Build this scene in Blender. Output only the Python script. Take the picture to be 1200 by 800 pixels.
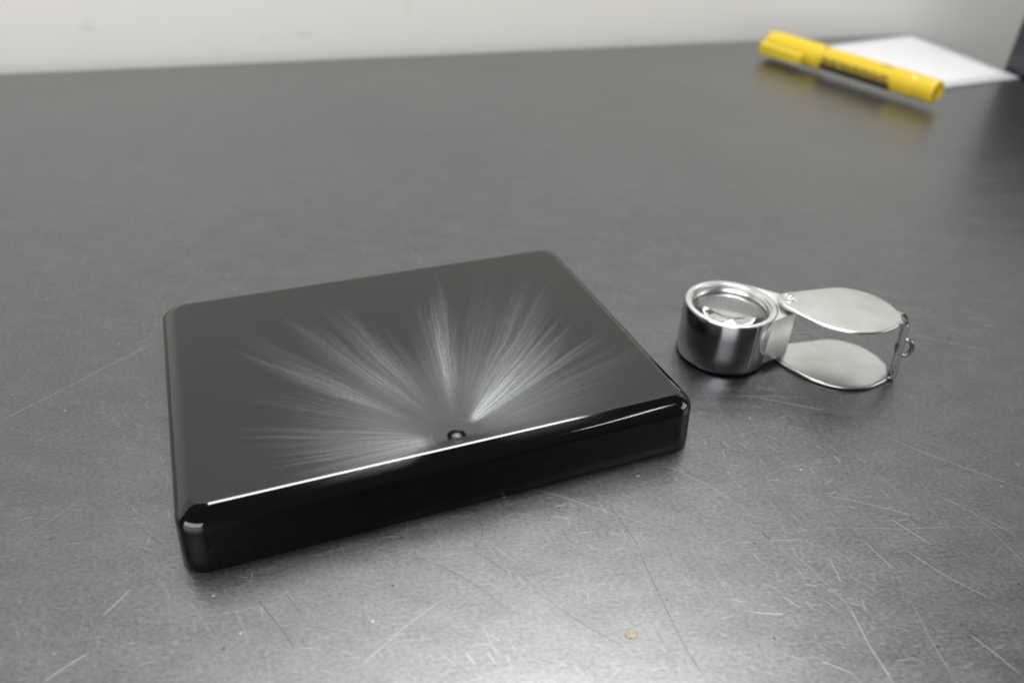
import bpy, bmesh, math, random
from mathutils import Vector, Matrix
random.seed(7)
C = bpy.context.scene
COL = C.collection
PI = math.pi
for o in list(bpy.data.objects):
    bpy.data.objects.remove(o)

# ------------------------------------------------------------------ camera
cam_d = bpy.data.cameras.new('camera')
cam = bpy.data.objects.new('camera', cam_d)
COL.objects.link(cam)
X = Vector((0.9988747, 0.02639188, 0.03940567))      # image right, in world axes
D = Vector((0.04742719, -0.55584527, -0.82993174))   # image down
F = Vector((0.0, 0.83086672, -0.55647147))           # view direction
cam.matrix_world = Matrix(((X.x, -D.x, -F.x, 0.0), (X.y, -D.y, -F.y, 0.0), (X.z, -D.z, -F.z, 0.125), (0, 0, 0, 1)))
cam_d.sensor_width = 36.0
cam_d.lens = 36.0 * 922.0 / 1200.0
cam_d.clip_start = 0.005
cam_d.clip_end = 60
cam_d.dof.use_dof = True
cam_d.dof.focus_distance = 0.172
cam_d.dof.aperture_fstop = 12.5
C.camera = cam

# ------------------------------------------------------------------ world, lamps, exposure
w = bpy.data.worlds.new('World')
C.world = w
w.use_nodes = True
w.node_tree.nodes['Background'].inputs[0].default_value = (0.93, 0.97, 1.0, 1)
w.node_tree.nodes['Background'].inputs[1].default_value = 0.07
C.view_settings.view_transform = 'Standard'
C.view_settings.look = 'None'
C.view_settings.gamma = 1
C.view_settings.exposure = 0.0


def area_lamp(name, loc, target, sx, sy, yaw, power, col=(1, 0.985, 0.96)):
    l = bpy.data.lights.new(name, 'AREA')
    l.shape = 'RECTANGLE'
    l.size, l.size_y = sx, sy
    l.energy = power
    l.color = col
    o = bpy.data.objects.new(name, l)
    COL.objects.link(o)
    o.location = loc
    o.rotation_euler = (0, 0, yaw)       # faces straight down
    if target:
        o.rotation_euler = (Vector(target) - Vector(loc)).to_track_quat('-Z', 'Y').to_euler()
    return o


YAW = 0.40677
area_lamp('bench_lamp', (0.085, 0.375, 1.15), None, 0.68, 0.34, YAW, 12.3)
area_lamp('room_fill', (-1.30, -2.70, 1.00), (0.0, 0.5, 0.25), 4.40, 1.70, 0.0, 97)  # unseen soft fill added behind the camera to brighten the back wall
area_lamp('room_fill', (2.60, 0.10, 0.95), (0.1, 0.2, 0.0), 1.60, 1.00, 0.0, 16)  # unseen soft fill added on the right to brighten the loupe's side
area_lamp('ceiling_lamp', (1.60, -0.65, 1.75), None, 0.55, 0.035, YAW + 1.2, 1.8)

# ------------------------------------------------------------------ helpers


def nodes(name):
    m = bpy.data.materials.new(name)
    m.use_nodes = True
    nt = m.node_tree
    return m, nt, nt.nodes['Principled BSDF']


class N:
    """small wrapper for wiring shader nodes"""

    def __init__(s, nt):
        s.nt = nt

    def new(s, t, **kw):
        n = s.nt.nodes.new(t)
        for k, v in kw.items():
            setattr(n, k, v)
        return n

    def put(s, sock, v):
        if isinstance(v, bpy.types.NodeSocket):
            s.nt.links.new(v, sock)
        else:
            sock.default_value = v

    def math(s, op, a, b=None, c=None, clamp=False):
        n = s.new('ShaderNodeMath', operation=op, use_clamp=clamp)
        for i, v in enumerate((a, b, c)):
            if v is not None:
                s.put(n.inputs[i], v)
        return n.outputs[0]

    def vmath(s, op, a, b=None, scale=None):
        n = s.new('ShaderNodeVectorMath', operation=op)
        s.put(n.inputs[0], a)
        if b is not None:
            s.put(n.inputs[1], b)
        if scale is not None:
            s.put(n.inputs['Scale'], scale)
        return n.outputs['Value'] if op in ('DOT_PRODUCT', 'LENGTH', 'DISTANCE') else n.outputs[0]

    def smooth(s, v, a, b, lo=0.0, hi=1.0):
        n = s.new('ShaderNodeMapRange', interpolation_type='SMOOTHSTEP')
        s.put(n.inputs[0], v)
        s.put(n.inputs[1], a)
        s.put(n.inputs[2], b)
        s.put(n.inputs[3], lo)
        s.put(n.inputs[4], hi)
        return n.outputs[0]

    def lin(s, v, a, b, lo=0.0, hi=1.0):
        n = s.new('ShaderNodeMapRange')
        s.put(n.inputs[0], v)
        s.put(n.inputs[1], a)
        s.put(n.inputs[2], b)
        s.put(n.inputs[3], lo)
        s.put(n.inputs[4], hi)
        return n.outputs[0]

    def noise(s, vec, scale, detail=3, rough=0.5, dist=0.0):
        n = s.new('ShaderNodeTexNoise')
        s.put(n.inputs['Vector'], vec)
        n.inputs['Scale'].default_value = scale
        n.inputs['Detail'].default_value = detail
        n.inputs['Roughness'].default_value = rough
        n.inputs['Distortion'].default_value = dist
        return n.outputs[0]

    def mix(s, f, a, b):
        n = s.new('ShaderNodeMix', data_type='RGBA')
        s.put(n.inputs[0], f)
        s.put(n.inputs[6], a)
        s.put(n.inputs[7], b)
        return n.outputs[2]

    def bump(s, h, strength, dist):
        n = s.new('ShaderNodeBump')
        n.inputs['Strength'].default_value = strength
        n.inputs['Distance'].default_value = dist
        s.put(n.inputs['Height'], h)
        return n.outputs[0]

    def coord(s, which='Object'):
        return s.new('ShaderNodeTexCoord').outputs[which]

    def mapping(s, v, scale=(1, 1, 1), rot=(0, 0, 0), loc=(0, 0, 0)):
        n = s.new('ShaderNodeMapping')
        s.put(n.inputs[0], v)
        n.inputs[1].default_value = loc
        n.inputs[2].default_value = rot
        n.inputs[3].default_value = scale
        return n.outputs[0]

    def xyz(s, v):
        n = s.new('ShaderNodeSeparateXYZ')
        s.put(n.inputs[0], v)
        return n.outputs

    def vec(s, x, y, z=0.0):
        n = s.new('ShaderNodeCombineXYZ')
        for i, v in enumerate((x, y, z)):
            s.put(n.inputs[i], v)
        return n.outputs[0]


def obj(name, bm, mat, parent=None, sharp=35, kind=None):
    bm.normal_update()
    for e in bm.edges:
        if len(e.link_faces) == 2 and e.calc_face_angle(0) > math.radians(sharp):
            e.smooth = False
    for f in bm.faces:
        f.smooth = True
    me = bpy.data.meshes.new(name)
    bm.to_mesh(me)
    bm.free()
    me.materials.append(mat)
    o = bpy.data.objects.new(name, me)
    COL.objects.link(o)
    if parent:
        o.parent = parent
    if kind:
        o['kind'] = kind
    return o


def empty(name, label, cat, loc=(0, 0, 0), yaw=0.0):
    o = bpy.data.objects.new(name, None)
    o.empty_display_size = 0.01
    COL.objects.link(o)
    o.location = loc
    o.rotation_euler = (0, 0, yaw)
    o['label'] = label
    o['category'] = cat
    return o


def loft(bm, rings, close=True, cap0=False, cap1=False):
    """rings: lists of equal length of 3D points; quads between consecutive ones"""
    R = [[bm.verts.new(p) for p in r] for r in rings]
    n = len(R[0])
    for a, b in zip(R, R[1:]):
        for i in range(n if close else n - 1):
            j = (i + 1) % n
            bm.faces.new((a[i], a[j], b[j], b[i]))
    if cap0:
        bm.faces.new(R[0][::-1])
    if cap1:
        bm.faces.new(R[-1])
    return R


def lathe(bm, prof, seg=64, c=(0, 0)):
    """prof: (radius, z) from bottom outside upwards, then inwards; r = 0 closes to a point"""
    prev = None
    for r, z in prof:
        if r <= 1e-9:
            cur = [bm.verts.new((c[0], c[1], z))]
        else:
            cur = [bm.verts.new((c[0] + r * math.cos(2 * PI * i / seg), c[1] + r * math.sin(2 * PI * i / seg), z)) for i in range(seg)]
        if prev:
            for i in range(seg):
                j = (i + 1) % seg
                if len(prev) == 1 and len(cur) > 1:
                    bm.faces.new((prev[0], cur[j], cur[i]))
                elif len(cur) == 1 and len(prev) > 1:
                    bm.faces.new((prev[i], prev[j], cur[0]))
                elif len(cur) > 1:
                    bm.faces.new((prev[i], prev[j], cur[j], cur[i]))
        prev = cur
    return prev


def tube(bm, pts, r, seg=12, closed=False, cap=True):
    pts = [Vector(p) for p in pts]
    n = len(pts)
    rings = []
    up = None
    for i, p in enumerate(pts):
        a = pts[(i - 1) % n] if (closed or i > 0) else pts[i]
        b = pts[(i + 1) % n] if (closed or i < n - 1) else pts[i]
        t = (b - a).normalized()
        if up is None:
            up = t.orthogonal().normalized()
        up = (up - t * up.dot(t)).normalized()
        s = t.cross(up)
        rings.append([p + r * (math.cos(2 * PI * k / seg) * up + math.sin(2 * PI * k / seg) * s) for k in range(seg)])
    if closed:
        rings.append(rings[0])
    loft(bm, rings, cap0=cap and not closed, cap1=cap and not closed)
    if closed:
        bmesh.ops.remove_doubles(bm, verts=bm.verts, dist=1e-7)


def spline(P, per=6, closed=True):
    """Catmull-Rom through 2D points"""
    P = [Vector((p[0], p[1])) for p in P]
    n = len(P)
    out = []
    for i in range(n if closed else n - 1):
        p0 = P[(i - 1) % n] if closed or i > 0 else P[i]
        p1, p2 = P[i], P[(i + 1) % n]
        p3 = P[(i + 2) % n] if closed or i + 2 < n else p2
        for k in range(per):
            t = k / per
            out.append(0.5 * ((2 * p1) + (-p0 + p2) * t + (2 * p0 - 5 * p1 + 4 * p2 - p3) * t * t + (-p0 + 3 * p1 - 3 * p2 + p3) * t ** 3))
    if not closed:
        out.append(P[-1])
    return out


def inset_loop(P, d):
    """offset a closed counter-clockwise 2D outline inwards by d"""
    n = len(P)
    out = []
    for i in range(n):
        t = (P[(i + 1) % n] - P[i - 1]).normalized()
        out.append(P[i] + Vector((-t.y, t.x)) * d)
    return out


def rrect(wx, wy, r, seg=14):
    pts = []
    for sx, sy, a0 in ((1, 1, 0), (-1, 1, 90), (-1, -1, 180), (1, -1, 270)):
        for k in range(seg + 1):
            a = math.radians(a0 + 90 * k / seg)
            pts.append(Vector((sx * (wx - r) + r * math.cos(a), sy * (wy - r) + r * math.sin(a))))
    return pts


def prism(bm, outline, z0, z1, bev=0.0):
    """extruded outline with a small bevel on both rims"""
    rings = []
    if bev > 0:
        rings.append([(p.x, p.y, z0) for p in inset_loop(outline, bev)])
        rings.append([(p.x, p.y, z0 + bev * 0.3) for p in inset_loop(outline, bev * 0.3)])
        rings.append([(p.x, p.y, z0 + bev) for p in outline])
        rings.append([(p.x, p.y, z1 - bev) for p in outline])
        rings.append([(p.x, p.y, z1 - bev * 0.3) for p in inset_loop(outline, bev * 0.3)])
        rings.append([(p.x, p.y, z1) for p in inset_loop(outline, bev)])
    else:
        rings = [[(p.x, p.y, z) for p in outline] for z in (z0, z1)]
    loft(bm, rings, cap0=True, cap1=True)


# ------------------------------------------------------------------ materials
def mat_table():
    m, nt, b = nodes('worn_steel')
    n = N(nt)
    P = n.coord('Object')
    wob = n.new('ShaderNodeTexNoise')
    n.put(wob.inputs['Vector'], P)
    wob.inputs['Scale'].default_value = 60
    wob.inputs['Detail'].default_value = 1
    off = n.vmath('SCALE', n.vmath('SUBTRACT', wob.outputs['Color'], (0.5, 0.5, 0.5)), scale=0.0018)
    PW = n.vmath('MULTIPLY', n.vmath('ADD', P, off), (1, 1, 0))

    # scratch group: a bowed line from A to B
    g = bpy.data.node_groups.new('scratch', 'ShaderNodeTree')
    for nm, ty in (('P', 'NodeSocketVector'), ('A', 'NodeSocketVector'), ('BA', 'NodeSocketVector'), ('Bow', 'NodeSocketVector'), ('Inv', 'NodeSocketFloat'), ('W', 'NodeSocketFloat'), ('S', 'NodeSocketFloat')):
        g.interface.new_socket(nm, in_out='INPUT', socket_type=ty)
    g.interface.new_socket('Mask', in_out='OUTPUT', socket_type='NodeSocketFloat')
    q = N(g)
    gi = q.new('NodeGroupInput').outputs
    go = q.new('NodeGroupOutput')
    pa = q.vmath('SUBTRACT', gi['P'], gi['A'])
    h = q.math('MULTIPLY', q.vmath('DOT_PRODUCT', pa, gi['BA']), gi['Inv'], clamp=True)
    hh = q.math('MULTIPLY', h, q.math('SUBTRACT', 1.0, h))
    d = q.vmath('SUBTRACT', q.vmath('SUBTRACT', pa, q.vmath('SCALE', gi['BA'], scale=h)), q.vmath('SCALE', gi['Bow'], scale=hh))
    dist = q.vmath('LENGTH', d)
    wv = q.math('MULTIPLY', gi['W'], q.smooth(hh, 0.0, 0.12, 0.35, 1.0))
    g.links.new(q.math('MULTIPLY', q.smooth(dist, 0.0, wv, 1.0, 0.0), gi['S']), go.inputs[0])

    def gp(u, v):
        r = X * (u - 600) + D * (v - 400) + F * 922
        t = -0.125 / r.z
        return Vector((r.x * t, r.y * t, 0))

    light = [  # endpoints on the photo's table, bow, width mm, strength
        (0, 494, 178, 402, 0.0, 0.30, 0.8), (0, 267, 90, 240, .01, .5, .35), (90, 240, 195, 227, -.01, .5, .35),
        (1070, 392, 1165, 413, 0, .34, .8), (870, 462, 965, 480, 0, .32, .7), (1035, 510, 1200, 572, -.02, .24, .7),
        (967, 580, 1079, 606, .02, .20, .8), (1044, 608, 1093, 638, 0, .22, .9), (1013, 636, 1046, 666, 0, .2, .8), (1097, 580, 1195, 629, .01, .2, .7),
        (1062, 645, 1163, 701, -.03, .22, .8), (995, 711, 1046, 799, 0, .3, .6), (876, 715, 920, 719, -.04, .24, .9), (899, 633, 940, 632, 0, .16, .7),
        (962, 774, 999, 788, 0, .2, .8), (1139, 743, 1200, 790, 0, .3, .7), (971, 657, 985, 683, 0, .2, .8), (120, 720, 152, 690, 0, .4, .6),
        (50, 800, 105, 765, .03, .4, .7), (37, 625, 95, 585, 0, .18, .5), (27, 522, 110, 492, 0, .18, .4), (670, 627, 695, 622, 0, .16, .7),
        (420, 780, 520, 700, .01, .22, .5), (780, 545, 880, 600, .03, .18, .55), (845, 480, 905, 560, .02, .2, .35), (1130, 590, 1200, 660, 0, .2, .5),
        (300, 560, 40, 690, .02, .14, .3), (930, 650, 1000, 715, .01, .16, .5)]
    dark = [
        (712, 592, 747, 638, 0.01, .2, .8), (747, 638, 831, 799, -.03, .2, .9), (640, 702, 731, 759, -.02, .2, .8), (552, 598, 556, 645, .2, .18, .7),
        (556, 645, 600, 677, .05, .18, .7), (465, 650, 600, 722, .1, .2, .7), (300, 700, 342, 758, .02, .22, .8), (336, 696, 352, 720, 0, .2, .6),
        (165, 615, 195, 640, 0, .18, .6), (657, 618, 671, 643, 0, .16, .8), (892, 622, 902, 632, 0, .4, .9), (360, 735, 420, 757, .1, .2, .5)]

    def combine(lst):
        acc = None
        for x0, y0, x1, y1, bow, wmm, s in lst:
            A, B = gp(x0, y0), gp(x1, y1)
            BA = B - A
            k = n.new('ShaderNodeGroup')
            k.node_tree = g
            n.put(k.inputs['P'], PW)
            k.inputs['A'].default_value = A
            k.inputs['BA'].default_value = BA
            k.inputs['Bow'].default_value = Vector((-BA.y, BA.x, 0)) * bow * 4
            k.inputs['Inv'].default_value = 1 / BA.length_squared
            k.inputs['W'].default_value = wmm * 0.00072
            k.inputs['S'].default_value = s * (0.95 if lst is dark else 0.72)
            acc = k.outputs[0] if acc is None else n.math('MAXIMUM', acc, k.outputs[0])
        return acc
    ml, md = combine(light), combine(dark)

    def fine(scale, width, length, keep, seed):
        """short straight scuffs, one per voronoi cell, each at its own angle"""
        v = n.new('ShaderNodeTexVoronoi', voronoi_dimensions='2D')
        pv = n.vmath('ADD', PW, (seed * 0.37, seed * 0.91, 0))
        n.put(v.inputs['Vector'], pv)
        v.inputs['Scale'].default_value = scale
        d = n.vmath('SUBTRACT', n.vmath('SCALE', pv, scale=scale), n.vmath('SCALE', v.outputs['Position'], scale=scale))
        cs = n.new('ShaderNodeSeparateColor')
        n.put(cs.inputs[0], v.outputs['Color'])
        a = n.math('MULTIPLY_ADD', cs.outputs[0], 2.2, -1.6)
        x, y, _ = n.xyz(d)
        ca, sa = n.math('COSINE', a), n.math('SINE', a)
        uu = n.math('ADD', n.math('MULTIPLY', x, ca), n.math('MULTIPLY', y, sa))
        vv = n.math('SUBTRACT', n.math('MULTIPLY', y, ca), n.math('MULTIPLY', x, sa))
        vv = n.math('ADD', vv, n.math('MULTIPLY', n.math('MULTIPLY', uu, uu), n.math('MULTIPLY_ADD', cs.outputs[2], 0.3, -0.15)))
        line = n.math('MULTIPLY', n.smooth(n.math('ABSOLUTE', vv), 0.0, width, 1.0, 0.0), n.smooth(n.math('ABSOLUTE', uu), length * 0.4, length, 1.0, 0.0))
        return n.math('MULTIPLY', line, n.smooth(cs.outputs[1], keep, 1.0))

    big = n.noise(P, 9, 3)
    f1 = fine(42, 0.014, 0.5, 0.15, 1)
    f2 = fine(110, 0.035, 0.55, 0.25, 2)
    f3 = fine(260, 0.07, 0.5, 0.3, 3)
    f4 = fine(75, 0.02, 0.5, 0.3, 4)
    f5 = fine(180, 0.06, 0.5, 0.45, 5)
    f6 = fine(15, 0.0035, 0.6, 0.0, 6)
    f7 = fine(9, 0.0022, 0.7, 0.0, 7)
    smear = n.noise(n.mapping(P, (1, 5, 1), (0, 0, 0.75)), 26, 4, 0.6)
    fl = n.math('MAXIMUM', n.math('MAXIMUM', n.math('MULTIPLY', f1, 0.13), n.math('MULTIPLY', f2, 0.14)), n.math('MULTIPLY', f3, 0.24))
    fl = n.math('MAXIMUM', fl, n.math('MULTIPLY', n.math('MAXIMUM', f6, f7), 0.28))
    fl = n.math('MULTIPLY', fl, n.lin(n.noise(P, 22, 3, 0.6), 0.38, 0.62, 0.25, 1.5))
    fd = n.math('MAXIMUM', n.math('MULTIPLY', f4, 0.2), n.math('MULTIPLY', f5, 0.12))
    mid = n.noise(n.mapping(P, (1, 2.2, 1), (0, 0, 0.5)), 90, 4, 0.6)
    grain = n.noise(n.mapping(P, (1, 1.8, 1), (0, 0, -0.3)), 900, 4, 0.7)
    val = n.math('ADD', n.math('ADD', n.lin(mid, 0.3, 0.7, -0.015, 0.015), n.lin(grain, 0.25, 0.75, -0.06, 0.06)), n.lin(big, 0.3, 0.7, 0.192, 0.220))
    col = n.vec(n.math('MULTIPLY', val, 0.98), val, n.math('MULTIPLY', val, 1.025))
    dv = n.new('ShaderNodeTexVoronoi', voronoi_dimensions='2D')
    n.put(dv.inputs['Vector'], P)
    dv.inputs['Scale'].default_value = 130
    dc = n.new('ShaderNodeSeparateColor')
    n.put(dc.inputs[0], dv.outputs['Color'])
    spot = n.math('MULTIPLY', n.smooth(dv.outputs['Distance'], 0.02, 0.05, 1.0, 0.0), n.smooth(dc.outputs[0], 0.90, 0.97))
    spotd = n.math('MULTIPLY', n.smooth(dv.outputs['Distance'], 0.02, 0.06, 0.8, 0.0), n.smooth(dc.outputs[1], 0.90, 0.97))
    fl = n.math('MAXIMUM', fl, n.math('MULTIPLY', spot, 0.8))
    fd = n.math('MAXIMUM', fd, spotd)
    lightm = n.math('MAXIMUM', ml, fl)
    darkm = n.math('MAXIMUM', md, fd)
    col = n.mix(n.math('MULTIPLY', lightm, 0.85), col, (0.55, 0.56, 0.57, 1))
    col = n.mix(n.math('MULTIPLY', darkm, 0.85), col, (0.06, 0.06, 0.062, 1))
    n.put(b.inputs['Base Color'], col)
    b.inputs['Metallic'].default_value = 1.0
    rg = n.math('ADD', n.math('ADD', n.lin(smear, 0.3, 0.7, -0.02, 0.02), n.lin(mid, 0.3, 0.7, 0.305, 0.345)), n.lin(grain, 0.3, 0.7, -0.03, 0.04))
    n.put(b.inputs['Roughness'], n.math('ADD', rg, n.math('MULTIPLY', lightm, 0.25)))
    n.put(b.inputs['Normal'], n.bump(n.math('ADD', n.math('MULTIPLY', grain, 0.5), mid), 0.06, 0.0004))
    return m


def mat_plate(gate):
    """glossy black moulded plastic with silver flow streaks fanning out from the gate"""
    m, nt, b = nodes('black_moulded_plastic')
    n = N(nt)
    P = n.coord('Object')
    L = n.vmath('MULTIPLY', n.vmath('SUBTRACT', P, (gate[0], gate[1], 0)), (1000, 1000, 0))   # millimetres from the gate
    x, y, _ = n.xyz(L)
    r = n.vmath('LENGTH', L)
    th0 = n.math('ARCTAN2', n.math('MULTIPLY', x, -1.0), y)                                   # 0 = straight away from the gate edge
    warp = n.noise(n.vec(n.math('MULTIPLY', th0, 3.5), n.math('MULTIPLY', r, 0.045)), 1.0, 3)
    th = n.math('ADD', th0, n.math('MULTIPLY_ADD', warp, 0.07, -0.035))
    t = n.math('MULTIPLY_ADD', th, 1 / (2 * PI), 0.5)
    ramp = n.new('ShaderNodeValToRGB')
    # angle in degrees, strength, start and end radius in mm
    lobes = [(-30, 0, 8, 20), (-12, .03, 10, 30), (2, .16, 10, 40), (17, .24, 8, 58), (22, .24, 8, 48), (27, .50, 7, 50), (31, .92, 3.8, 46), (35, 1.0, 3.6, 46),
             (39, 1.0, 3.6, 46), (43, .92, 5, 48), (47, .46, 7, 56), (54, .36, 12, 76), (58, .22, 12, 66), (66, .20, 14, 62), (70, .18, 16, 50), (74, .50, 17, 58),
             (78, .88, 16, 60), (82, .30, 16, 50), (90, .14, 16, 40), (97, .18, 18, 46), (103, .50, 20, 62), (108, .30, 18, 55), (113, .52, 17, 58), (119, .30, 16, 54),
             (125, .20, 18, 60), (131, .54, 18, 58), (136, .22, 13, 46), (148, .22, 11, 42), (162, .32, 7, 42), (173, .56, 5, 34), (186, .52, 5, 31), (204, 0, 8, 30)]
    lobes = lobes[:32]
    cr = ramp.color_ramp
    while len(cr.elements) < len(lobes):
        cr.elements.new(0.5)
    for i, (a, s, r0, r1) in enumerate(lobes):
        cr.elements[i].position = (a + 90) / 360
    for i, (a, s, r0, r1) in enumerate(lobes):
        cr.elements[i].color = (s, r0 / 80, r1 / 80, 1)
    n.put(ramp.inputs[0], t)
    cs = n.new('ShaderNodeSeparateColor')
    n.put(cs.inputs[0], ramp.outputs[0])
    S = cs.outputs[0]
    jit = n.noise(n.vec(n.math('MULTIPLY', th, 19.0), n.math('MULTIPLY', r, 0.004)), 1.0, 4, 0.6)
    jr = n.math('MULTIPLY_ADD', jit, 1.2, 0.40)
    r0 = n.math('MULTIPLY', cs.outputs[1], 80.0)
    r1 = n.math('MULTIPLY', n.math('MULTIPLY', cs.outputs[2], 80.0), jr)
    up = n.smooth(r, n.math('MULTIPLY', r0, 0.3), n.math('MULTIPLY', r0, 1.8))
    dn = n.smooth(r, n.math('MULTIPLY', r1, 0.05), n.math('MULTIPLY', r1, 1.12), 1.0, 0.0)
    env = n.math('MULTIPLY', n.math('MULTIPLY', S, 1.5), n.math('MULTIPLY', up, dn))
    fib = n.noise(n.vec(n.math('MULTIPLY', th, 48.0), n.math('MULTIPLY', r, 0.02)), 1.0, 8, 0.80)
    fib2 = n.noise(n.vec(n.math('MULTIPLY', th, 120.0), n.math('MULTIPLY', r, 0.10)), 1.0, 3, 0.6)
    fibm = n.math('MULTIPLY', n.smooth(fib, 0.32, 0.72, 0.30, 0.98), n.smooth(fib2, 0.25, 0.7, 0.6, 1.0))
    speck = n.noise(n.vec(n.math('MULTIPLY', th, 60.0), n.math('MULTIPLY', r, 1.1)), 1.0, 3, 0.7)
    fibm = n.math('MULTIPLY', fibm, n.smooth(speck, 0.25, 0.65, 0.62, 1.05))
    haze = n.math('MULTIPLY', n.smooth(r, 3.0, 40.0, 0.125, 0.0), n.smooth(n.math('ABSOLUTE', th0), 1.5, 2.1, 1.0, 0.0))
    # smooth pad round the gate stays clean, and so do the sides
    pad = n.smooth(r, 4.5, 8.0)
    z = n.xyz(P)[2]
    ontop = n.smooth(z, 0.0128, 0.01405)
    mask = n.math('MULTIPLY', n.math('ADD', n.math('MULTIPLY', n.math('MULTIPLY', env, fibm), pad), n.math('MULTIPLY', haze, n.math('MULTIPLY_ADD', pad, 0.2, 0.8))), ontop)
    # faint crescent highlight painted into the colour along the pad's rim
    rim = n.math('MULTIPLY', n.smooth(n.math('ABSOLUTE', n.math('SUBTRACT', r, 5.5)), 0.0, 0.75, 1.0, 0.0), n.noise(n.vec(th0, 0.0), 1.6, 1))
    rimside = n.math('MULTIPLY', n.math('ADD', n.smooth(n.math('ABSOLUTE', n.math('SUBTRACT', th0, 1.5)), 0.1, 0.75, 1.0, 0.0), n.smooth(n.math('ABSOLUTE', n.math('ADD', th0, 0.75)), 0.1, 0.6, 0.8, 0.0)), 0.13)
    mask = n.math('ADD', mask, n.math('MULTIPLY', n.math('MULTIPLY', rim, rimside), ontop))
    dv = n.new('ShaderNodeTexVoronoi')
    n.put(dv.inputs['Vector'], P)
    dv.inputs['Scale'].default_value = 210
    dc = n.new('ShaderNodeSeparateColor')
    n.put(dc.inputs[0], dv.outputs['Color'])
    dust = n.math('MULTIPLY', n.smooth(dv.outputs['Distance'], 0.012, 0.035, 1.0, 0.0), n.smooth(dc.outputs[0], 0.93, 0.97))
    mask = n.math('ADD', mask, n.math('MULTIPLY', dust, 0.35))
    n.put(b.inputs['Base Color'], n.mix(n.math('MULTIPLY', mask, 1.0, clamp=True), (0.0018, 0.0019, 0.002, 1), (0.45, 0.475, 0.50, 1)))
    n.put(b.inputs['Roughness'], n.math('MULTIPLY_ADD', mask, 0.35, 0.07, clamp=True))
    b.inputs['IOR'].default_value = 1.66
    soft = n.noise(P, 45, 2)
    ht = n.math('ADD', n.math('MULTIPLY', n.math('MULTIPLY', mask, fib), 0.06), n.math('MULTIPLY', pad, 0.035))
    ht = n.math('ADD', ht, n.math('MULTIPLY', soft, 0.12))
    n.put(b.inputs['Normal'], n.bump(n.math('MULTIPLY', ht, ontop), 0.35, 0.001))
    return m


def mat_metal(name, col, rough, brush=None, amount=0.1, stain=0.0):
    m, nt, b = nodes(name)
    n = N(nt)
    P = n.coord('Object')
    g = n.noise(n.mapping(P, brush or (1, 1, 1)), 700, 4, 0.65)
    k = n.lin(g, 0.3, 0.7, 1 - amount, 1 + amount)
    big = n.noise(P, 120, 3)
    kk = n.math('MULTIPLY', k, n.lin(big, 0.35, 0.75, 1.0, 1 - stain))
    n.put(b.inputs['Base Color'], n.vec(n.math('MULTIPLY', kk, col[0]), n.math('MULTIPLY', kk, col[1]), n.math('MULTIPLY', n.math('MULTIPLY', kk, col[2]), n.lin(big, 0.4, 0.75, 1.0, 1 - stain * 0.5))))
    b.inputs['Metallic'].default_value = 1.0
    n.put(b.inputs['Roughness'], n.math('MULTIPLY_ADD', g, 0.12, rough - 0.06, clamp=True))
    n.put(b.inputs['Normal'], n.bump(g, 0.006, 0.00003))
    return m


def mat_plain(name, col, rough, var=0.05, scale=200, spec=None, bump=0.0):
    m, nt, b = nodes(name)
    n = N(nt)
    P = n.coord('Object')
    g = n.noise(P, scale, 3)
    k = n.lin(g, 0.3, 0.7, 1 - var, 1 + var)
    n.put(b.inputs['Base Color'], n.vec(*[n.math('MULTIPLY', k, c) for c in col]))
    b.inputs['Roughness'].default_value = rough
    if spec is not None:
        b.inputs['Specular IOR Level'].default_value = spec
    if bump:
        n.put(b.inputs['Normal'], n.bump(g, bump, 0.0005))
    return m


def mat_wall(name='painted_wall', lo=0.82, hi=0.85):
    m, nt, b = nodes(name)
    n = N(nt)
    P = n.coord('Object')
    g = n.noise(P, 6, 3)
    v = n.lin(g, 0.3, 0.7, lo, hi)
    base = n.vec(v, n.math('MULTIPLY', v, 0.995), n.math('MULTIPLY', v, 0.965))
    acc = None
    for (cx, cz, rx, rz, s) in WALL_MARKS:
        d = n.vmath('MULTIPLY', n.vmath('SUBTRACT', P, (cx[0], cx[1], cz)), (1 / rx, 1 / rx, 1 / rz))
        k = n.smooth(n.math('ADD', n.vmath('LENGTH', d), n.lin(n.noise(P, 240, 2), 0.3, 0.7, -0.5, 0.5)), 0.3, 1.2, s, 0.0)
        acc = k if acc is None else n.math('MAXIMUM', acc, k)
    n.put(b.inputs['Base Color'], n.mix(acc, base, (0.36, 0.35, 0.33, 1)))
    b.inputs['Roughness'].default_value = 0.45
    n.put(b.inputs['Normal'], n.bump(n.noise(P, 350, 3), 0.04, 0.0006))
    return m


def glass(name, ior=1.6):
    m = bpy.data.materials.new(name)
    m.use_nodes = True
    nt = m.node_tree
    n = N(nt)
    nt.nodes.remove(nt.nodes['Principled BSDF'])
    fr = n.new('ShaderNodeFresnel')
    fr.inputs[0].default_value = ior
    tr = n.new('ShaderNodeBsdfTransparent')
    tr.inputs[0].default_value = (0.97, 0.98, 0.98, 1)
    gl = n.new('ShaderNodeBsdfGlossy')
    gl.inputs['Roughness'].default_value = 0.03
    mx = n.new('ShaderNodeMixShader')
    n.put(mx.inputs[0], fr.outputs[0])
    n.put(mx.inputs[1], tr.outputs[0])
    n.put(mx.inputs[2], gl.outputs[0])
    n.put(nt.nodes['Material Output'].inputs[0], mx.outputs[0])
    return m


# ------------------------------------------------------------------ setting: table, walls
CORNER = Vector((0.2896, 0.6250))                     # far right corner of the table
BACK = Vector((0.939, 0.345)).normalized()            # along the back edge, to the right
RIGHT = Vector((0.150, -0.989)).normalized()          # along the right edge, towards the camera


def box2d(bm, pts, z0, z1):
    loft(bm, [[(p[0], p[1], z) for p in pts] for z in (z0, z1)], cap0=True, cap1=True)


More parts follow.
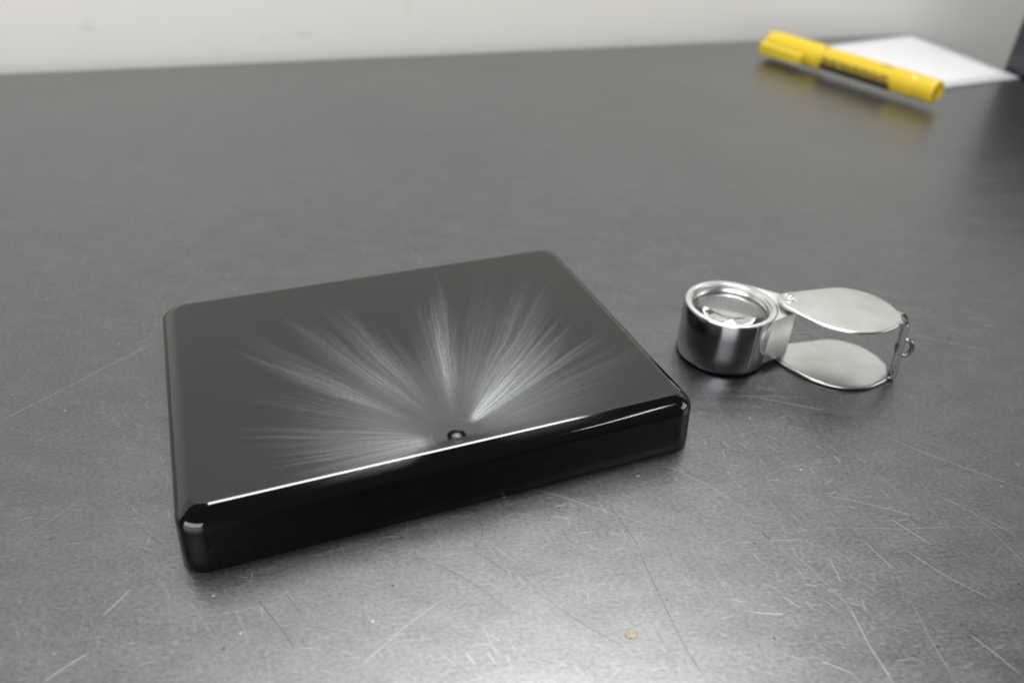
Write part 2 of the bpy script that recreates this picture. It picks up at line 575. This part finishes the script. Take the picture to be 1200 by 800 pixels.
bl = CORNER - BACK * 1.9
fr = CORNER + RIGHT * 1.1
fl = bl + RIGHT * 1.1
bm = bmesh.new()
box2d(bm, [fl, fr, CORNER, bl], -0.03, 0.0)
tt = obj('table_top', bm, mat_table(), kind='structure')

nb = Vector((-BACK.y, BACK.x))                        # away from the table behind the back edge
nr = Vector((-RIGHT.y, RIGHT.x))                      # away from the table beyond the right edge
WALL_MARKS = []
GAP = 0.035


def wallpt(u, v):
    """where the photo's pixel meets the back wall plane"""
    r = X * (u - 600) + D * (v - 400) + F * 922
    q = CORNER + nb * GAP
    t = (q.x * nb.x + q.y * nb.y) / (r.x * nb.x + r.y * nb.y)
    return ((r.x * t, r.y * t), 0.125 + r.z * t)


for u, v, rx, rz, s in ((103, 33, .0045, .003, .30), (355, 40, .006, .0018, .28), (477, 8, .0018, .005, .22), (310, 46, .004, .003, .10), (555, 51, .004, .003, .10), (737, 48, .003, .004, .14), (255, 60, .004, .002, .1)):
    p, z = wallpt(u, v)
    WALL_MARKS.append((p, z, rx, rz, s * 0.6))
m_wall = mat_wall()
a = CORNER - BACK * 2.4 + nb * GAP
c = CORNER + BACK * 1.2 + nb * GAP
bm = bmesh.new()
box2d(bm, [a, c, c + nb * 0.1, a + nb * 0.1], -0.6, 1.1)
obj('back_wall', bm, m_wall, kind='structure')
e = CORNER + nr * 0.004 + RIGHT * 0.1
# dark cabinet standing beyond the right end of the table
m_cab = mat_plain('dark_blue_enamel', (0.016, 0.019, 0.026), 0.22, 0.08, 60)
cab = empty('equipment_cabinet', 'dark blue black cabinet standing at the right end of the table', 'cabinet', (e.x, e.y, 0))
s0 = Vector((0, 0)) + nr * 0.0
bm = bmesh.new()
out = [Vector((0, 0)), RIGHT * 0.15, RIGHT * 0.15 + nr * 0.3, nr * 0.3]
prism(bm, [Vector(p) for p in out], -0.30, 0.09, 0.003)
obj('cabinet_body', bm, m_cab, cab)
for k in (0.03, 0.12):
    bm = bmesh.new()
    p = RIGHT * k - nr * 0.0
    lathe(bm, [(0.004, 0), (0.004, 0.001), (0.003, 0.0018), (0.0012, 0.0018), (0.001, 0.001), (0, 0.001)], 20)
    rot = Vector((-nr.x, -nr.y, 0)).to_track_quat('Z', 'Y').to_matrix()
    bmesh.ops.transform(bm, matrix=Matrix.Translation((p.x, p.y, 0.02)) @ rot.to_4x4(), verts=bm.verts)
    obj('screw', bm, mat_plain('screw_black', (0.03, 0.03, 0.033), 0.3), cab)

# ------------------------------------------------------------------ moulded black plate
PW_, PD_, PH_ = 0.11584, 0.08451, 0.01424
GATE = (-0.0002, -0.0353)
plate = empty('molded_plate', 'glossy black plastic plate with silver streaks fanning out from a small hole', 'plastic plate', (-0.02465, 0.16083, 0.0), YAW)
m_plate = mat_plate(GATE)
RT, DR, RP = 0.0044, 0.0507, 0.00524
prof = [(0.0003, 0.0), (0.00008, 0.00008), (0.0, 0.0003)]
for k in range(1, 5):
    prof.append((DR * (PH_ - RT) * k / 4, 0.0006 + (PH_ - RT - 0.0006) * k / 4))
i0 = prof[-1][0]
arc = [(0.0, 0.0)]                                    # edge round, flatter where it runs out into the top face
for k in range(48):
    a_ = 90 - (k + 0.5) * 90 / 48                     # tilt of the surface away from flat, degrees
    wt = 1.0 + 5.5 * math.exp(-((a_ - 20) / 10) ** 2)
    arc.append((arc[-1][0] + wt * math.cos(math.radians(a_)), arc[-1][1] + wt * math.sin(math.radians(a_))))
for k in range(2, 49, 2):
    prof.append((i0 + RT * 0.88 * arc[k][0] / arc[-1][0], PH_ - RT + RT * arc[k][1] / arc[-1][1]))
i1 = prof[-1][0]
prof += [(i1 + 0.0002, PH_ + 0.0), (i1 + 0.0010, PH_ - 0.000005), (i1 + 0.0018, PH_ - 0.00002)]
TOPZ = PH_ - 0.00002
bm = bmesh.new()
rings = []
for ins, z in prof:
    rings.append([(p.x, p.y, z) for p in rrect(PW_ / 2 - ins, PD_ / 2 - ins, max(RP - 0.5 * ins, 0.0012), 14)])
R = loft(bm, rings, cap0=True)
HR = 0.00205
hole = [bm.verts.new((GATE[0] + HR * math.cos(2 * PI * k / 40), GATE[1] + HR * math.sin(2 * PI * k / 40), TOPZ)) for k in range(40)]
hr2 = [bm.verts.new((GATE[0] + (HR + .0002) * math.cos(2 * PI * k / 40), GATE[1] + (HR + .0002) * math.sin(2 * PI * k / 40), TOPZ)) for k in range(40)]
for k in range(40):
    bm.faces.new((hole[k], hr2[k], hr2[(k + 1) % 40], hole[(k + 1) % 40]))
ed = []
for L_ in (R[-1], hr2):
    for k in range(len(L_)):
        ed.append(bm.edges.get((L_[k], L_[(k + 1) % len(L_)])))
bmesh.ops.triangle_fill(bm, edges=ed, use_beauty=True, normal=(0, 0, 1))
bmesh.ops.recalc_face_normals(bm, faces=bm.faces)
obj('plate_shell', bm, m_plate, plate, sharp=50)
m_pit = mat_plain('black_gloss', (0.012, 0.0125, 0.013), 0.05, 0.02)
bm = bmesh.new()
lathe(bm, [(HR + 0.0001, TOPZ - 0.0002), (HR + 0.00012, TOPZ + 0.00006), (HR - 0.00002, TOPZ + 0.00012), (HR - 0.00014, TOPZ + 0.00004), (HR - 0.00022, TOPZ - 0.0003), (HR - 0.00046, TOPZ - 0.0008), (0.0011, TOPZ - 0.001), (0, TOPZ - 0.001)], 48, GATE)
pit = obj('gate_pit', bm, m_pit, plate, sharp=60)
bm = bmesh.new()
bp = [(0.00122, TOPZ - 0.00105), (0.00126, TOPZ - 0.0006)]
for k in range(1, 7):
    a_ = PI / 2 * k / 6
    bp.append((0.00122 * math.cos(a_) if k < 6 else 0.0, TOPZ - 0.0006 + 0.0009 * math.sin(a_)))
lathe(bm, bp, 32, (GATE[0] + 0.0001, GATE[1] + 0.0001))
obj('gate_stub', bm, mat_plain('clear_gloss_stub', (0.10, 0.10, 0.10), 0.08, 0.3, 1500, 1.0, 0.6), pit)

# ------------------------------------------------------------------ folding loupe
lou = empty('folding_loupe', 'chrome folding loupe with round lens barrel and swung out metal cover beside the black plate', 'loupe', (0.05955, 0.18669, 0.0))
O = Vector((59.55, 186.69))


def L2(p):
    """photo-measured plan millimetres to loupe-local metres"""
    return Vector(((p[0] - O.x) / 1000, (p[1] - O.y) / 1000))


m_chrome = mat_metal('polished_chrome', (0.40, 0.41, 0.43), 0.17, (8, 8, 0.4), 0.05)
m_ring = mat_metal('turned_bright_steel', (0.84, 0.84, 0.835), 0.30, (1, 1, 5), 0.02)
m_brush = mat_metal('brushed_steel', (0.80, 0.80, 0.79), 0.38, (3, 3, 3), 0.12)
m_nickel = mat_metal('worn_nickel', (0.755, 0.76, 0.765), 0.30, (1, 1, 1), 0.03, 0.15)
m_edge = mat_metal('nickel_strip', (0.24, 0.24, 0.24), 0.24, (1, 1, 1), 0.05)
RB = 0.01268
Z0, Z1 = 0.0007, 0.01614
bm = bmesh.new()
lathe(bm, [(0.0100, 0.004), (0.0101, Z0), (RB - 0.0006, Z0), (RB - 0.0002, Z0 + 0.0002), (RB, Z0 + 0.0006), (RB, 0.006), (RB, 0.011), (RB, Z1 - 0.0005), (RB - 0.00015, Z1 - 0.00015), (RB - 0.0004, Z1 - 0.0001), (RB - 0.0006, Z1 - 0.0004)], 128)
obj('barrel', bm, m_chrome, lou, sharp=28)
bm = bmesh.new()   # ring screwed into the barrel, with small turned steps
lathe(bm, [(RB - 0.00045, Z1 - 0.0012), (RB - 0.00045, Z1 - 0.00006), (RB - 0.0006, Z1), (0.01135, Z1), (0.0112, Z1 - 0.00018), (0.01098, Z1 - 0.00018), (0.01086, Z1 - 0.0008), (0.0105, Z1 - 0.0011), (0.0104, Z1 - 0.0018),
           (0.0101, Z1 - 0.0023), (0.01005, Z1 - 0.0032), (0.0100, Z1 - 0.0036)], 128)
obj('lens_ring', bm, m_ring, lou, sharp=25)


bm = bmesh.new()   # matt tube between the two lenses
lathe(bm, [(0.01004, Z1 - 0.0034), (0.01002, 0.0015)], 64)
for f_ in bm.faces:
    f_.normal_flip()
obj('inner_sleeve', bm, mat_plain('matt_grey_anodised', (0.65, 0.65, 0.65), 0.5, 0.05), lou)


def lens(name, r, zc, sag_top, sag_bot, edge, mat):
    bm = bmesh.new()
    pr = []
    for k in range(0, 11):
        q = k / 10
        pr.append((r * q, zc - edge / 2 - sag_bot * (1 - q * q)))
    for k in range(10, -1, -1):
        q = k / 10
        pr.append((r * q, zc + edge / 2 + sag_top * (1 - q * q)))
    lathe(bm, pr, 96)
    bmesh.ops.recalc_face_normals(bm, faces=bm.faces)
    return obj(name, bm, mat, lou, sharp=30)


m_front, nt_, b_ = nodes('optical_glass')
b_.inputs['Transmission Weight'].default_value = 1.0
b_.inputs['Roughness'].default_value = 0.0
b_.inputs['IOR'].default_value = 1.52
lens('front_lens', 0.01003, 0.0128, 0.0024, 0.0004, 0.0014, m_front)

m_rear, nt_, b_ = nodes('ground_glass_rear')
b_.inputs['Base Color'].default_value = (0.62, 0.63, 0.63, 1)
b_.inputs['Transmission Weight'].default_value = 0.55
b_.inputs['Roughness'].default_value = 0.45
lens('rear_lens', 0.00985, 0.0098, 0.0010, 0.0012, 0.0010, m_rear)

# hinge block: the tapered tail between barrel and cover
tail = [(63.4, 174.7), (64.4, 174.95), (70.0, 178.9), (76.3, 183.1), (76.8, 183.6), (77.6, 185.8), (78.0, 188.4), (77.6, 191.0), (76.9, 192.3), (75.9, 193.0), (66.0, 198.05)] + [(59.55 + 12.3 * math.cos(math.radians(t_)), 186.69 + 12.3 * math.sin(math.radians(t_))) for t_ in range(54, -72, -6)]
bm = bmesh.new()
prism(bm, [L2(p) for p in tail], 0.0021, Z1 - 0.0002, 0.0003)
obj('hinge_block', bm, m_brush, lou, sharp=30)

leaf = [(72.2, 187.9), (72.3, 185.9), (73.5, 183.0), (77.2, 178.2), (81.6, 174.2), (87.6, 171.9), (94.4, 172.5), (98.8, 174.7), (101.2, 176.5), (102.1, 177.6), (103.0, 177.9), (104.6, 182.7), (104.2, 183.2), (103.8, 184.4),
        (102.6, 188.4), (98.8, 193.2), (92.0, 195.6), (83.4, 193.5), (77.0, 191.6), (74.2, 190.6)]
ZL = 0.0178


def leaf_mesh(z1, dx, dy, flip):
    """flat leaf with a rolled rim and a slight dome"""
    o2 = [L2((p.x + dx, p.y + dy)) for p in spline(leaf, 6)]
    th = 0.0009
    bm = bmesh.new()
    cen = sum(o2, Vector((0, 0))) / len(o2)
    rings = []
    for ins, z in ((0.0007, z1 - th), (0.0002, z1 - th + 0.0001), (0.0, z1 - th + 0.0003), (0.0, z1 - 0.0003), (0.00015, z1 - 0.0001), (0.0005, z1 - 0.00001), (0.0011, z1 + 0.00003)):
        rings.append([(p.x, p.y, z) for p in inset_loop(o2, ins)])
    base = inset_loop(o2, 0.0011)
    for q in (0.85, 0.6, 0.3):
        rings.append([(cen.x + (p.x - cen.x) * q, cen.y + (p.y - cen.y) * q, z1 + 0.00003 + 0.00030 * (1 - q * q)) for p in base])
    R_ = loft(bm, rings, cap0=True)
    top = bm.verts.new((cen.x, cen.y, z1 + 0.00033))
    for i_ in range(len(R_[-1])):
        bm.faces.new((R_[-1][i_], R_[-1][(i_ + 1) % len(R_[-1])], top))
    return bm


obj('cover_leaf', leaf_mesh(ZL, 0, 0, False), m_nickel, lou, sharp=60)
obj('cover_leaf', leaf_mesh(0.0011, 1.3, -1.2, True), m_nickel, lou, sharp=60)['label'] = 'lower metal cover leaf lying on the table'
# strip joining the two leaves at the far end, bent round at top and bottom
bm = bmesh.new()
path = []
inn = Vector((-0.915, 0.403)).normalized()           # placeholder, replaced below by the outward direction
ua = Vector((0.31, 0.95)).normalized()       # along the strip's width
outw = Vector((ua.y, -ua.x))                                    # away from the leaves
mid = Vector(((102.6 + 104.9) / 2, (177.4 + 182.4) / 2))
prof2 = []
rb = 1.5
zt, zb = ZL * 1000, 0.25
for d_, z_ in ((-1.0, zt), (0.0, zt)):
    prof2.append((d_, z_))
for k in range(1, 7):
    a_ = PI / 2 * k / 6
    prof2.append((rb * math.sin(a_), zt - rb + rb * math.cos(a_)))
for k in range(0, 7):
    a_ = PI / 2 * k / 6
    prof2.append((rb * math.cos(a_), zb + rb - rb * math.sin(a_)))
prof2.append((-1.0, zb))
tk = 1.3


def strip_ring(off, hw_scale=1.0):
    return None


secs = []
for i, (d_, z_) in enumerate(prof2):
    pa = prof2[max(i - 1, 0)]
    pb = prof2[min(i + 1, len(prof2) - 1)]
    tx, tz = pb[0] - pa[0], pb[1] - pa[1]
    l_ = math.hypot(tx, tz)
    nx, nz = tz / l_, -tx / l_                       # towards the inside of the bend
    lean = 1 - z_ / zt
    hw = 2.8
    c2_ = mid + Vector((1.2, -0.9)) * lean
    sec = []
    for (sgn, dep, ch) in ((-1, 0, 1), (-1, 0, 0), (-1, 1, 0), (-1, 1, 1), (1, 1, 1), (1, 1, 0), (1, 0, 0), (1, 0, 1)):
        wv = sgn * (hw - (0.25 if ch else 0.0))
        dv = dep * tk
        if not ch:
            dv = 0.2 if dep == 0 else tk - 0.2
        q = c2_ + outw * (d_ + nx * dv) + ua * wv
        ql = L2(q)
        sec.append((ql.x, ql.y, (z_ + nz * dv) / 1000))
    secs.append(sec)
loft(bm, secs, cap0=True, cap1=True)
bmesh.ops.recalc_face_normals(bm, faces=bm.faces)
obj('cover_spine', bm, m_edge, lou, sharp=40)
# split ring through the strip
bm = bmesh.new()
rc = mid + outw * 1.9 + Vector((0.6, -0.4))
pts = []
for k in range(28):
    a_ = 2 * PI * k / 28
    q = L2(rc + outw * (1.9 * math.cos(a_)))
    pts.append((q.x, q.y, 0.0092 + 0.0024 * math.sin(a_)))
tube(bm, pts, 0.0006, 10, closed=True)
obj('key_ring', bm, m_edge, lou)
# rivets at the pivot
pv = L2((75.6, 187.9))
bm = bmesh.new()
lathe(bm, [(0.0021, ZL - 0.0002), (0.0021, ZL + 0.00022), (0.0019, ZL + 0.00042), (0.0014, ZL + 0.00046), (0.0012, ZL + 0.0002), (0.0009, ZL + 0.00015), (0.0007, ZL + 0.0006), (0.0004, ZL + 0.0008), (0, ZL + 0.00085)], 40, pv)
obj('rivet', bm, m_ring, lou)
bm = bmesh.new()
lathe(bm, [(0.0022, 0.0009), (0.0022, 0.0022), (0, 0.0022)], 32, pv)
obj('washer', bm, m_edge, lou)
bm = bmesh.new()
lathe(bm, [(0.0026, Z1 - 0.0003), (0.0026, ZL - 0.0008), (0, ZL - 0.0008)], 32, pv)
obj('washer', bm, m_edge, lou)

# ------------------------------------------------------------------ yellow marker and white card
card = [(0.2840, 0.6161), (0.3078, 0.5070), (0.2200, 0.4620), (0.1985, 0.5637)]
cc = Vector((sum(p[0] for p in card) / 4, sum(p[1] for p in card) / 4))
m_card = mat_plain('white_card', (0.72, 0.72, 0.74), 0.5, 0.01)
m_border = mat_plain('grey_card_border', (0.52, 0.52, 0.555), 0.5, 0.01)
pc = empty('paper_card', 'white card with pale border in the far right table corner behind the marker', 'card', (cc.x, cc.y, 0))
out = [Vector(p) - cc for p in card][::-1]
bm = bmesh.new()
prism(bm, out, 0.0001, 0.0011, 0.0002)
obj('card_base', bm, m_border, pc)
inn_ = [p * 0.86 for p in out]
bm = bmesh.new()
prism(bm, inn_, 0.00112, 0.0014, 0.0001)
obj('card_face', bm, m_card, pc)

p0, p1 = Vector((0.1585, 0.5350)), Vector((0.2234, 0.4338))
dirp = (p1 - p0).normalized()
ln = (p1 - p0).length
marker = empty('yellow_marker', 'yellow marker pen with clip and black print lying against the white card', 'marker pen', (p0.x, p0.y, 0.0015), math.atan2(dirp.y, dirp.x))
m_yel = mat_plain('yellow_plastic', (0.66, 0.475, 0.022), 0.28, 0.02, 60)
m_yel2 = mat_plain('yellow_cap_plastic', (0.69, 0.505, 0.025), 0.25, 0.02, 60)
m_pen_print = mat_plain('black_print', (0.02, 0.02, 0.018), 0.5)


def along(prof, seg=48, sq=(0.96, 0.96)):
    """lathe about the pen's own axis (local x)"""
    bm = bmesh.new()
    lathe(bm, prof, seg)
    bmesh.ops.transform(bm, matrix=Matrix(((0, 0, 1, 0), (sq[0], 0, 0, 0), (0, sq[1], 0, 0.0075), (0, 0, 0, 1))), verts=bm.verts)
    bmesh.ops.recalc_face_normals(bm, faces=bm.faces)
    return bm


capl = 0.043
obj('cap', along([(0, 0), (0.0058, 0), (0.0070, 0.0006), (0.0074, 0.002), (0.0075, 0.02), (0.0075, capl - 0.002), (0.0073, capl - 0.0005), (0.0069, capl), (0.0060, capl)]), m_yel2, marker)
obj('barrel', along([(0, capl - 0.002), (0.0064, capl - 0.002), (0.0066, capl + 0.002), (0.0068, capl + 0.02), (0.0068, ln - 0.016), (0.0067, ln - 0.0135), (0.0064, ln - 0.0130), (0.0064, ln - 0.012), (0.0062, ln - 0.0115)]), m_yel, marker)
obj('end_plug', along([(0.0062, ln - 0.0117), (0.0066, ln - 0.011), (0.0064, ln - 0.002), (0.0060, ln - 0.0006), (0.0054, ln), (0.0042, ln), (0.0038, ln - 0.0012), (0, ln - 0.0012)]), m_yel, marker)
# clip along the cap, on the side turned to the viewer
bm = bmesh.new()
secs = []
ca, sa = math.cos(math.radians(-150)), math.sin(math.radians(-150))
cdir = Vector((0, -0.985, -0.17)).normalized()
cw = Vector((0, cdir.z, -cdir.y))
for xx, d0, d1, hw in ((0.0008, 0.005, 0.0105, 0.0030), (0.002, 0.005, 0.0125, 0.0034), (0.006, 0.0090, 0.0130, 0.0034), (0.025, 0.0095, 0.0130, 0.0030), (0.031, 0.0085, 0.0130, 0.0028), (0.0335, 0.0085, 0.0120, 0.0026), (0.0345, 0.0090, 0.0110, 0.0020)):
    sec = []
    for u_, v_ in ((d0, -hw), (d0, hw), (d1 - 0.0004, hw), (d1, hw * 0.6), (d1, -hw * 0.6), (d1 - 0.0004, -hw)):
        q = cdir * u_ + cw * v_
        sec.append((xx, q.y, q.z + 0.0075))
    secs.append(sec)
loft(bm, secs, cap0=True, cap1=True)
bmesh.ops.recalc_face_normals(bm, faces=bm.faces)
obj('clip', bm, m_yel2, marker, sharp=50)
# printed panel: dark lines of small print round the viewer's side of the barrel
def print_strip(x0, x1, a0, a1, r=0.00683):
    bm = bmesh.new()
    secs = []
    for k in range(9):
        a_ = math.radians(a0 + (a1 - a0) * k / 8)
        ry = r * 0.965
        secs.append([(x0, -ry * math.cos(a_), 0.0075 + ry * math.sin(a_)), (x1, -ry * math.cos(a_), 0.0075 + ry * math.sin(a_))])
    loft(bm, secs, close=False)
    return bm


rows = ((-42, -4), (3, 13), (19, 27))
x_a, x_b = capl + 0.002, ln - 0.026
bm = print_strip(x_a, x_b, -60, -15)
lab = obj('printed_label', bm, m_pen_print, marker)
for (a0, a1, lo, hi) in ((-11, -4, .005, .014), (0, 7, .003, .008), (12, 18, .003, .008)):
    bm = bmesh.new()
    xx = x_a + random.uniform(0, 0.003)
    while xx < x_b - 0.004:
        l_ = random.uniform(lo, hi)
        t_ = print_strip(xx, min(xx + l_, x_b), a0, a1, 0.00686)
        me = bpy.data.meshes.new('t')
        t_.to_mesh(me)
        t_.free()
        bm.from_mesh(me)
        bpy.data.meshes.remove(me)
        xx += l_ + random.uniform(0.0006, 0.0016)
    obj('print_line', bm, m_pen_print, lab)
bm = print_strip(ln - 0.036, ln - 0.029, 66, 80, 0.00686)
obj('print_line', bm, mat_plain('faded_print', (0.30, 0.24, 0.03), 0.5), lab)

# ------------------------------------------------------------------ dried drop on the table
bm = bmesh.new()
lathe(bm, [(0.00125, 0.00002), (0.0012, 0.00010), (0.0010, 0.00020), (0.0006, 0.00032), (0.0003, 0.00030), (0.0, 0.00028)], 28)
for v_ in bm.verts:
    t_ = math.atan2(v_.co.y, v_.co.x)
    k_ = 1 + 0.14 * math.sin(2 * t_ + 0.6) + 0.09 * math.sin(5 * t_)
    v_.co.x *= k_ * 0.95
    v_.co.y *= k_ * 0.78
dr = obj('dried_drop', bm, mat_plain('amber_resin', (0.42, 0.36, 0.28), 0.32, 0.30, 1500, 0.5, 0.5))
dr.location = (0.0245, 0.0912, 0)
dr['label'] = 'small dried amber drop on the steel table in front of the black plate'
dr['category'] = 'drop'
